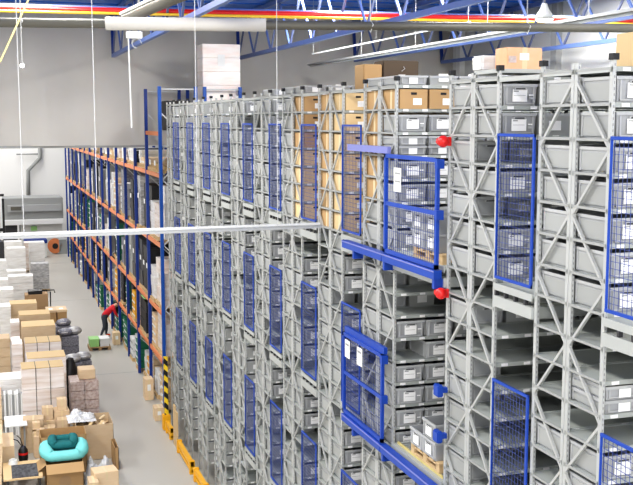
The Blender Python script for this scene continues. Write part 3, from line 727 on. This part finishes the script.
t = empty('strapping_tool', (.62, 26.4, 0), 'black upright strapping device with red and white band', 'device'); t.scale = (.72, .72, .66)
MB().tube([(0, 0, 0), (0, 0, .12), (0, 0, .55), (0, 0, .62), (0, 0, .95), (0, 0, 1.1)], [.2, .2, .15, .17, .16, .08], 'black', 14).build('body', t, smooth=True)
MB().tube([(0, 0, .78), (0, 0, .86)], .172, 'red', 14).build('red_band', t); MB().box(-.08, .08, -.175, -.15, .35, .5, 'white').build('label_plate', t)
MB().tube([(0, 0, 1.05), (-.18, 0, 1.35), (-.32, -.02, 1.42)], .018, 'black', 6).build('left_handle', t); MB().tube([(0, 0, 1.05), (-.08, 0, 1.42), (-.2, .02, 1.55)], .018, 'black', 6).build('right_handle', t)
tag(MB().hexa([(-.05, 25.6, 0), (.05, 25.55, 0), (.05, 27.3, 0), (-.05, 27.3, 0), (.0, 25.6, 1.1), (.12, 25.6, 1.1), (.12, 27.3, 1.1), (.0, 27.3, 1.1)], 'carton_floor').build('cardboard_sheet'), 'cardboard sheet leaning at the left edge by the table', 'sheet')
tag(MB().box(.05, .4, 26.1, 27.3, 0, .85, 'carton_floor').build('edge_carton'), 'carton at the left edge below the white table', 'carton')

# small cartons pile
small = ((.93, 28.0, 0, .62, .7, .95, 'wide'), (1.75, 28.45, 0, .42, .5, 1.3, 'tall'), (1.35, 28.4, 0, .4, .5, 1.0, 'middle'), (.95, 28.0, .95, .55, .45, .22, ''), (1.36, 28.45, 1.0, .3, .3, .35, ''), (1.76, 28.5, 1.3, .26, .3, .32, ''), (1.74, 28.1, 0, .3, .32, 1.1, ''), (1.36, 27.95, 0, .34, .34, .9, ''), (1.12, 27.5, 0, .35, .36, .8, ''), (1.2, 27.0, 0, .26, .3, .72, ''), (.98, 27.62, .0, .12, .3, .9, ''),
         (1.02, 27.75, .95, .2, .2, .2, ''), (1.12, 27.55, .8, .22, .24, .16, ''), (1.22, 27.05, .72, .2, .2, .14, ''))
where = ('wide one at the left below the strapped pallet', 'tall one at the right below the strapped pallet', 'middle one below the strapped pallet', 'flat one on the wide left carton', 'small one on the middle carton', 'small one topmost on the tall right carton', 'upright one before the tall right carton',
         'upright one before the middle carton', 'one above the open box, left', 'lowest one left of the open box', 'narrow one beside the device', 'tiny one on the flat left carton', 'small one on the carton left of the open box', 'tiny one lowest left of the open box')
for (x, y, z, sx, sy, h, _), w_ in zip(small, where):
    z, h = (z * .76, h * .76) if z == 0 else (z * .76, h)
    t = empty('small_carton', (x, y, z), 'tan carton in the small pile, ' + w_, 'carton', 'small cartons pile in the left foreground', rnd.uniform(-.08, .08))
    MB().box(-sx / 2, sx / 2, 0, sy, 0, h - .003, 'carton_floor').build('box_body', t, bevel=.006)
    MB().box(-.025, .025, -.002, sy + .002, h * .4, h - .001, 'tape').build('tape', t)

def open_box(name, x, y, sx, sy, h, lab, rz, flaps, z=0, m='carton', handhole=False, th=.012):
    t = empty(name, (x, y, z), lab, 'open box', rz=rz); b = MB(); X = sx / 2
    b.box(-X, X, 0, th, 0, h, m).box(-X, X, sy - th, sy, 0, h, m).box(-X, -X + th, 0, sy, 0, h, m).box(X - th, X, 0, sy, 0, h, m).box(-X, X, 0, sy, 0, th, m)
    b.build('box_body', t)
    def flap(p, q, o, l): 
        a, b_ = Vector(p), Vector(q); n = Vector(o).normalized() * l
        f = MB().hexa([a, b_, b_ + Vector((0, 0, .01)) , a + Vector((0, 0, .01)), a + n, b_ + n, b_ + n + Vector((0, 0, .01)), a + n + Vector((0, 0, .01))], m); f.build('flap', t)
    for s_ in flaps:
        if s_ == 'f': flap((-X, 0, h), (X, 0, h), (0, -1, -.7), .3)
        if s_ == 'b': flap((-X, sy, h), (X, sy, h), (0, .35, 1), .35)
        if s_ == 'l': flap((-X, 0, h), (-X, sy, h), (-1, 0, -.8), .32)
        if s_ == 'r': flap((X, 0, h), (X, sy, h), (1, 0, -.5), .3)
    if handhole:
        MB().tube([(0, -.004, .2), (0, -.001, .2)], .15, 'carton_inner', 18).build('printed_circle', t)
    return t
open_box('open_carton', 1.56, 24.9, .9, .75, .66, 'open brown carton carrying the turquoise pet beds', 0, 'fl', m='carton', handhole=True)
open_box('tall_open_carton', 1.62, 26.0, 1.15, .75, 1.02, 'large open brown carton behind the pet beds', 0, '', m='carton')
open_box('wide_open_carton', 2.5, 26.9, .98, 1.1, .97, 'wide open carton full of torn paper next to the aisle', 0, '', m='carton_floor')
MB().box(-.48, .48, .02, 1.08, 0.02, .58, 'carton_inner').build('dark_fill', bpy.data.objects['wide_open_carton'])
scraps = []
t0 = empty('scrap_heap', (2.4, 27.4, .59), 'heap of torn cardboard scraps in the wide open carton', 'scraps')
b = MB()
for i in range(60):
    x, y = rnd.uniform(-.42, .5), rnd.uniform(-.4, .5); z = rnd.uniform(0, .42 - .3 * abs(x)); a = rnd.uniform(0, 3.14); l = rnd.uniform(.08, .2)
    b.bar((x, y, z), (x + l * math.cos(a), y + l * math.sin(a), z + rnd.uniform(-.05, .08)), .09, rnd.choice(('carton_floor', 'carton_pale', 'carton_floor', 'tape')), .01)
o = b.build('scraps', t0); o['kind'] = 'stuff'
def crumple(name, loc, sx, sy, sz, m, lab, cat, seed=1, n=26):
    q = random.Random(seed); vs = []; fs = []
    for i in range(n + 1):
        for j in range(n + 1):
            u, v = i / n * 2 - 1, j / n * 2 - 1; r_ = min(1, math.hypot(u, v))
            z = sz * min(1, 1.7 * (1 - r_ ** 2)) * (.55 + .22 * math.sin(5 * u + seed) + .2 * math.cos(6 * v + 3 * u) + .16 * q.random()) + .01 * q.random()
            vs.append((u * sx / 2 + q.uniform(-.02, .02), v * sy / 2 + q.uniform(-.02, .02), z))
    for i in range(n):
        for j in range(n): a = i * (n + 1) + j; fs.append((a, a + n + 1, a + n + 2, a + 1))
    me = bpy.data.meshes.new(name); me.from_pydata(vs, [], fs); me.materials.append(M[m])
    return tag(link(name, me, None, loc), lab, cat)
crumple('plastic_sheet', (2.2, 27.6, .98), .75, .8, .24, 'plastic_sheet', 'crumpled clear plastic sheet above the torn cardboard', 'plastic sheet', 3)
crumple('white_bag', (2.42, 25.3, 0.0), .72, .7, .62, 'plastic_sheet', 'crumpled white plastic between the open box and small carton', 'plastic sheet', 5)
open_box('edge_open_carton', 2.95, 25.9, .1, .8, .6, 'narrow brown board carton beside the white plastic', 0, '', m='carton')
t = empty('closed_carton', (2.55, 24.4, 0), 'closed tan carton at the bottom beside the aisle', 'carton', rz=.12)
MB().box(-.32, .27, 0, .5, 0, .5, 'carton_floor').build('box_body', t, bevel=.008); MB().box(-.05, .0, -.002, .502, .3, .502, 'tape').build('tape', t)
big_box('low_carton', 1.95 + .12, 2.3, 24.1, 24.6, 0, .38, 'carton_floor', 'low carton at the bottom right of the open box')

# pet beds: rounded bolster ring with cushion
def pet_bed(x, y, z, rx, ry, r, m, lab, tilt_=0.0, rz=0):
    t = empty('pet_bed', (x, y, z), lab, 'pet bed', 'pet beds on the open carton', rz)
    t.rotation_euler.x = tilt_
    n = 40; b = MB(); pts = []
    for i in range(n + 1):
        a = 2 * math.pi * i / n; c, s_ = math.cos(a), math.sin(a); e = .55
        px = rx * math.copysign(abs(c) ** e, c); py = ry * math.copysign(abs(s_) ** e, s_)
        pts.append((px, py, r + (.05 if abs(c) > .8 else 0)))
    b.tube(pts, [r * (1 + .12 * math.cos(4 * math.pi * i / n)) for i in range(n + 1)], m, 12, cap=False); b.build('bolster', t, smooth=True)
    MB().ball((0, 0, r * .55), 1, m, 20, (rx, ry, r * .5)).build('cushion', t, smooth=True)
    return t
pet_bed(1.58, 25.4, .70, .44, .30, .15, 'teal', 'turquoise bolster pet bed on the open carton', .16)
pet_bed(1.57, 25.5, .94, .27, .2, .1, 'tealdark', 'smaller dark teal pet bed nested on the turquoise one', .16)

# low cart with green crate near the person
t = empty('pallet_cart', (4.02, 40.1, 0), 'wooden pallet with goods on the aisle floor before the person', 'pallet')
MB().box(-.42, .42, 0, .8, .1, .13, 'wood_dark').box(-.42, -.3, 0, .8, 0, .1, 'wood_dark').box(-.06, .06, 0, .8, 0, .1, 'wood_dark').box(.3, .42, 0, .8, 0, .1, 'wood_dark').build('deck', t)
tag(MB().box(3.63, 4.0, 40.2, 40.8, .131, .42, 'lime', .01).box(3.62, 4.01, 40.19, 40.81, .42, .45, 'lime').build('green_crate'), 'light green crate on the floor pallet', 'crate')
tag(MB().box(4.03, 4.4, 40.2, 40.8, .131, .42, 'wallpale', .01).box(4.02, 4.41, 40.19, 40.81, .42, .45, 'white').build('grey_crate'), 'white grey crate beside the light green crate', 'crate')

# ---------------------------------------------------------------- the person, bending into the rack
def person(x, y):
    J = {'pel': (.05, 0, .88), 'w': (.16, 0, 1.02), 'ch': (.36, 0, 1.22), 'nk': (.50, 0, 1.33), 'hd': (.60, 0, 1.36), 'tp': (.70, 0, 1.40)}
    R = {'pel': .15, 'w': .14, 'ch': .175, 'nk': .06, 'hd': .09, 'tp': .075}
    E = [('pel', 'w'), ('w', 'ch'), ('ch', 'nk'), ('nk', 'hd'), ('hd', 'tp')]
    def add(k, p, r, par): J[k] = p; R[k] = r; E.append((par, k))
    for s, q in ((1, 'l'), (-1, 'r')):
        fx = -.12 if q == 'r' else .12
        add('hip' + q, (.04, s * .1, .84), .1, 'pel'); add('kn' + q, (fx * .5 + .1, s * .12, .46), .065, 'hip' + q); add('an' + q, (fx, s * .12, .09), .042, 'kn' + q); add('toe' + q, (fx + .19, s * .14, .045), .04, 'an' + q)
        add('sh' + q, (.42, s * .19, 1.25), .065, 'ch'); add('el' + q, (.52, s * .22, .98), .045, 'sh' + q); add('wr' + q, (.68, s * .18, .80), .03, 'el' + q); add('pm' + q, (.74, s * .17, .76), .034, 'wr' + q)
        for f in range(4):
            L = (.05, .06, .055, .042)[f]; a = (f - 1.5) * .022
            add('f%d%s' % (f, q), (.78, s * .17 + a, .735), .0095, 'pm' + q); add('g%d%s' % (f, q), (.78 + L * .8, s * .17 + a * 1.1, .735 - L * .6), .008, 'f%d%s' % (f, q))
        add('t0' + q, (.735, s * .13, .74), .010, 'pm' + q); add('t1' + q, (.765, s * .115, .715), .008, 't0' + q)
    ks = list(J); me = bpy.data.meshes.new('person'); me.from_pydata([J[k] for k in ks], [(ks.index(a), ks.index(b_)) for a, b_ in E], [])
    o = bpy.data.objects.new('tmp_body', me); C.objects.link(o)
    sk = o.modifiers.new('s', 'SKIN'); sub = o.modifiers.new('u', 'SUBSURF'); sub.levels = 1; sub.render_levels = 1
    for i, k in enumerate(ks):
        v = me.skin_vertices[0].data[i]; v.radius = (R[k] * 1.18, R[k] * 1.22) if k[0] not in 'fgt' else (R[k], R[k]); v.use_root = (k == 'pel')
    dg = bpy.context.evaluated_depsgraph_get(); dg.update()
    nm = bpy.data.meshes.new_from_object(o.evaluated_get(dg)); bpy.data.objects.remove(o)
    nm.name = 'person'; nm.materials.clear()
    for k in ('skin', 'trousers', 'shirt', 'shoe'): nm.materials.append(M[k])
    for p in nm.polygons:
        c = p.center
        best = min(ks, key=lambda k: (Vector(J[k]) - c).length)
        k2 = best[:2]
        p.material_index = 3 if (c.z < .1 or k2 == 'to') else 1 if (k2 in ('pe', 'hi', 'kn', 'an') and c.z < .97) else 2 if k2 in ('w', 'ch', 'sh', 'pe') or (k2 == 'el') else 0
        p.use_smooth = True
    t = link('person', nm, None, (x, y, 0)); tag(t, 'person in red shirt and dark trousers bending into the rack', 'person')
    MB().ball((.66, 0, 1.42), .105, 'hair', 14, (1, .9, .8)).build('hair', t, smooth=True)
    MB().box(.715, .745, -.012, .012, 1.31, 1.345, 'skin').build('nose', t, bevel=.006)
    return t
person(4.42, 42.6)
# loose floor cartons at rack foot
for x, y, h, lab in ((4.72, 29.9, .4, 'low brown carton at the foot of the rack by the striped guard'), (4.78, 32.3, .7, 'taller brown carton behind the low one at the rack foot'), (4.78, 40.9, .5, 'brown upright carton by the white panel in the aisle')):
    o = big_box('floor_carton', x - .14, x + .14, y, y + .45, 0, h, 'carton_floor', lab)

# ---------------------------------------------------------------- light
def area(x, y, z, sx, sy, p, rot=(0, 0, 0), col=(1, .965, .89)):
    l = bpy.data.lights.new('area_light', 'AREA'); l.shape = 'RECTANGLE'; l.size = sx; l.size_y = sy; l.energy = p; l.color = col
    o = bpy.data.objects.new('area_light', l); C.objects.link(o); o.location = (x, y, z); o.rotation_euler = rot; return o
for x in (-8, 0.5, 8.5):
    for y in (-6, 2, 10, 18, 24.5): area(x, y, 12.4, 1.2, 4.6, 470 if y < 20 else 620)  # row nearest the curtain added, with more power, to brighten it
for x in (-8, 2.2):
    for y in (39, 48, 57, 66, 73): area(x, y, 12.4, 1.2, 6, 500)
for x in (-7, 3): area(x, -11.6, 8.5, 8, 6, 650, (math.radians(84), 0, 0), (1, .985, .95))       # added unseen fill lamps behind the camera, brightening faces turned to it
for y in (5, 14, 22.5): area(13.8, y, 12.4, 1.2, 4.6, 520)  # extra unseen lamps added to brighten the right wall
w_ = bpy.data.worlds.new('hall_air'); bpy.context.scene.world = w_; w_.use_nodes = True
w_.node_tree.nodes['Background'].inputs[0].default_value = (.9, .9, .9, 1); w_.node_tree.nodes['Background'].inputs[1].default_value = .2

# ---------------------------------------------------------------- camera
cam = bpy.data.cameras.new('camera'); co = bpy.data.objects.new('camera', cam); C.objects.link(co)
cam.sensor_width = 36; cam.lens = 1010 / 633 * 36; cam.clip_end = 300
co.location = (0, 0, H); co.rotation_euler = (math.radians(90 - 6.915), 0, math.radians(-18.05))
sc = bpy.context.scene; sc.camera = co
sc.view_settings.view_transform = 'Standard'; sc.view_settings.exposure = 0.03
try: sc.view_settings.look = 'Medium High Contrast'
except Exception: print('no look')
sc.cycles.max_bounces = 6; sc.cycles.diffuse_bounces = 2; sc.cycles.use_denoising = True
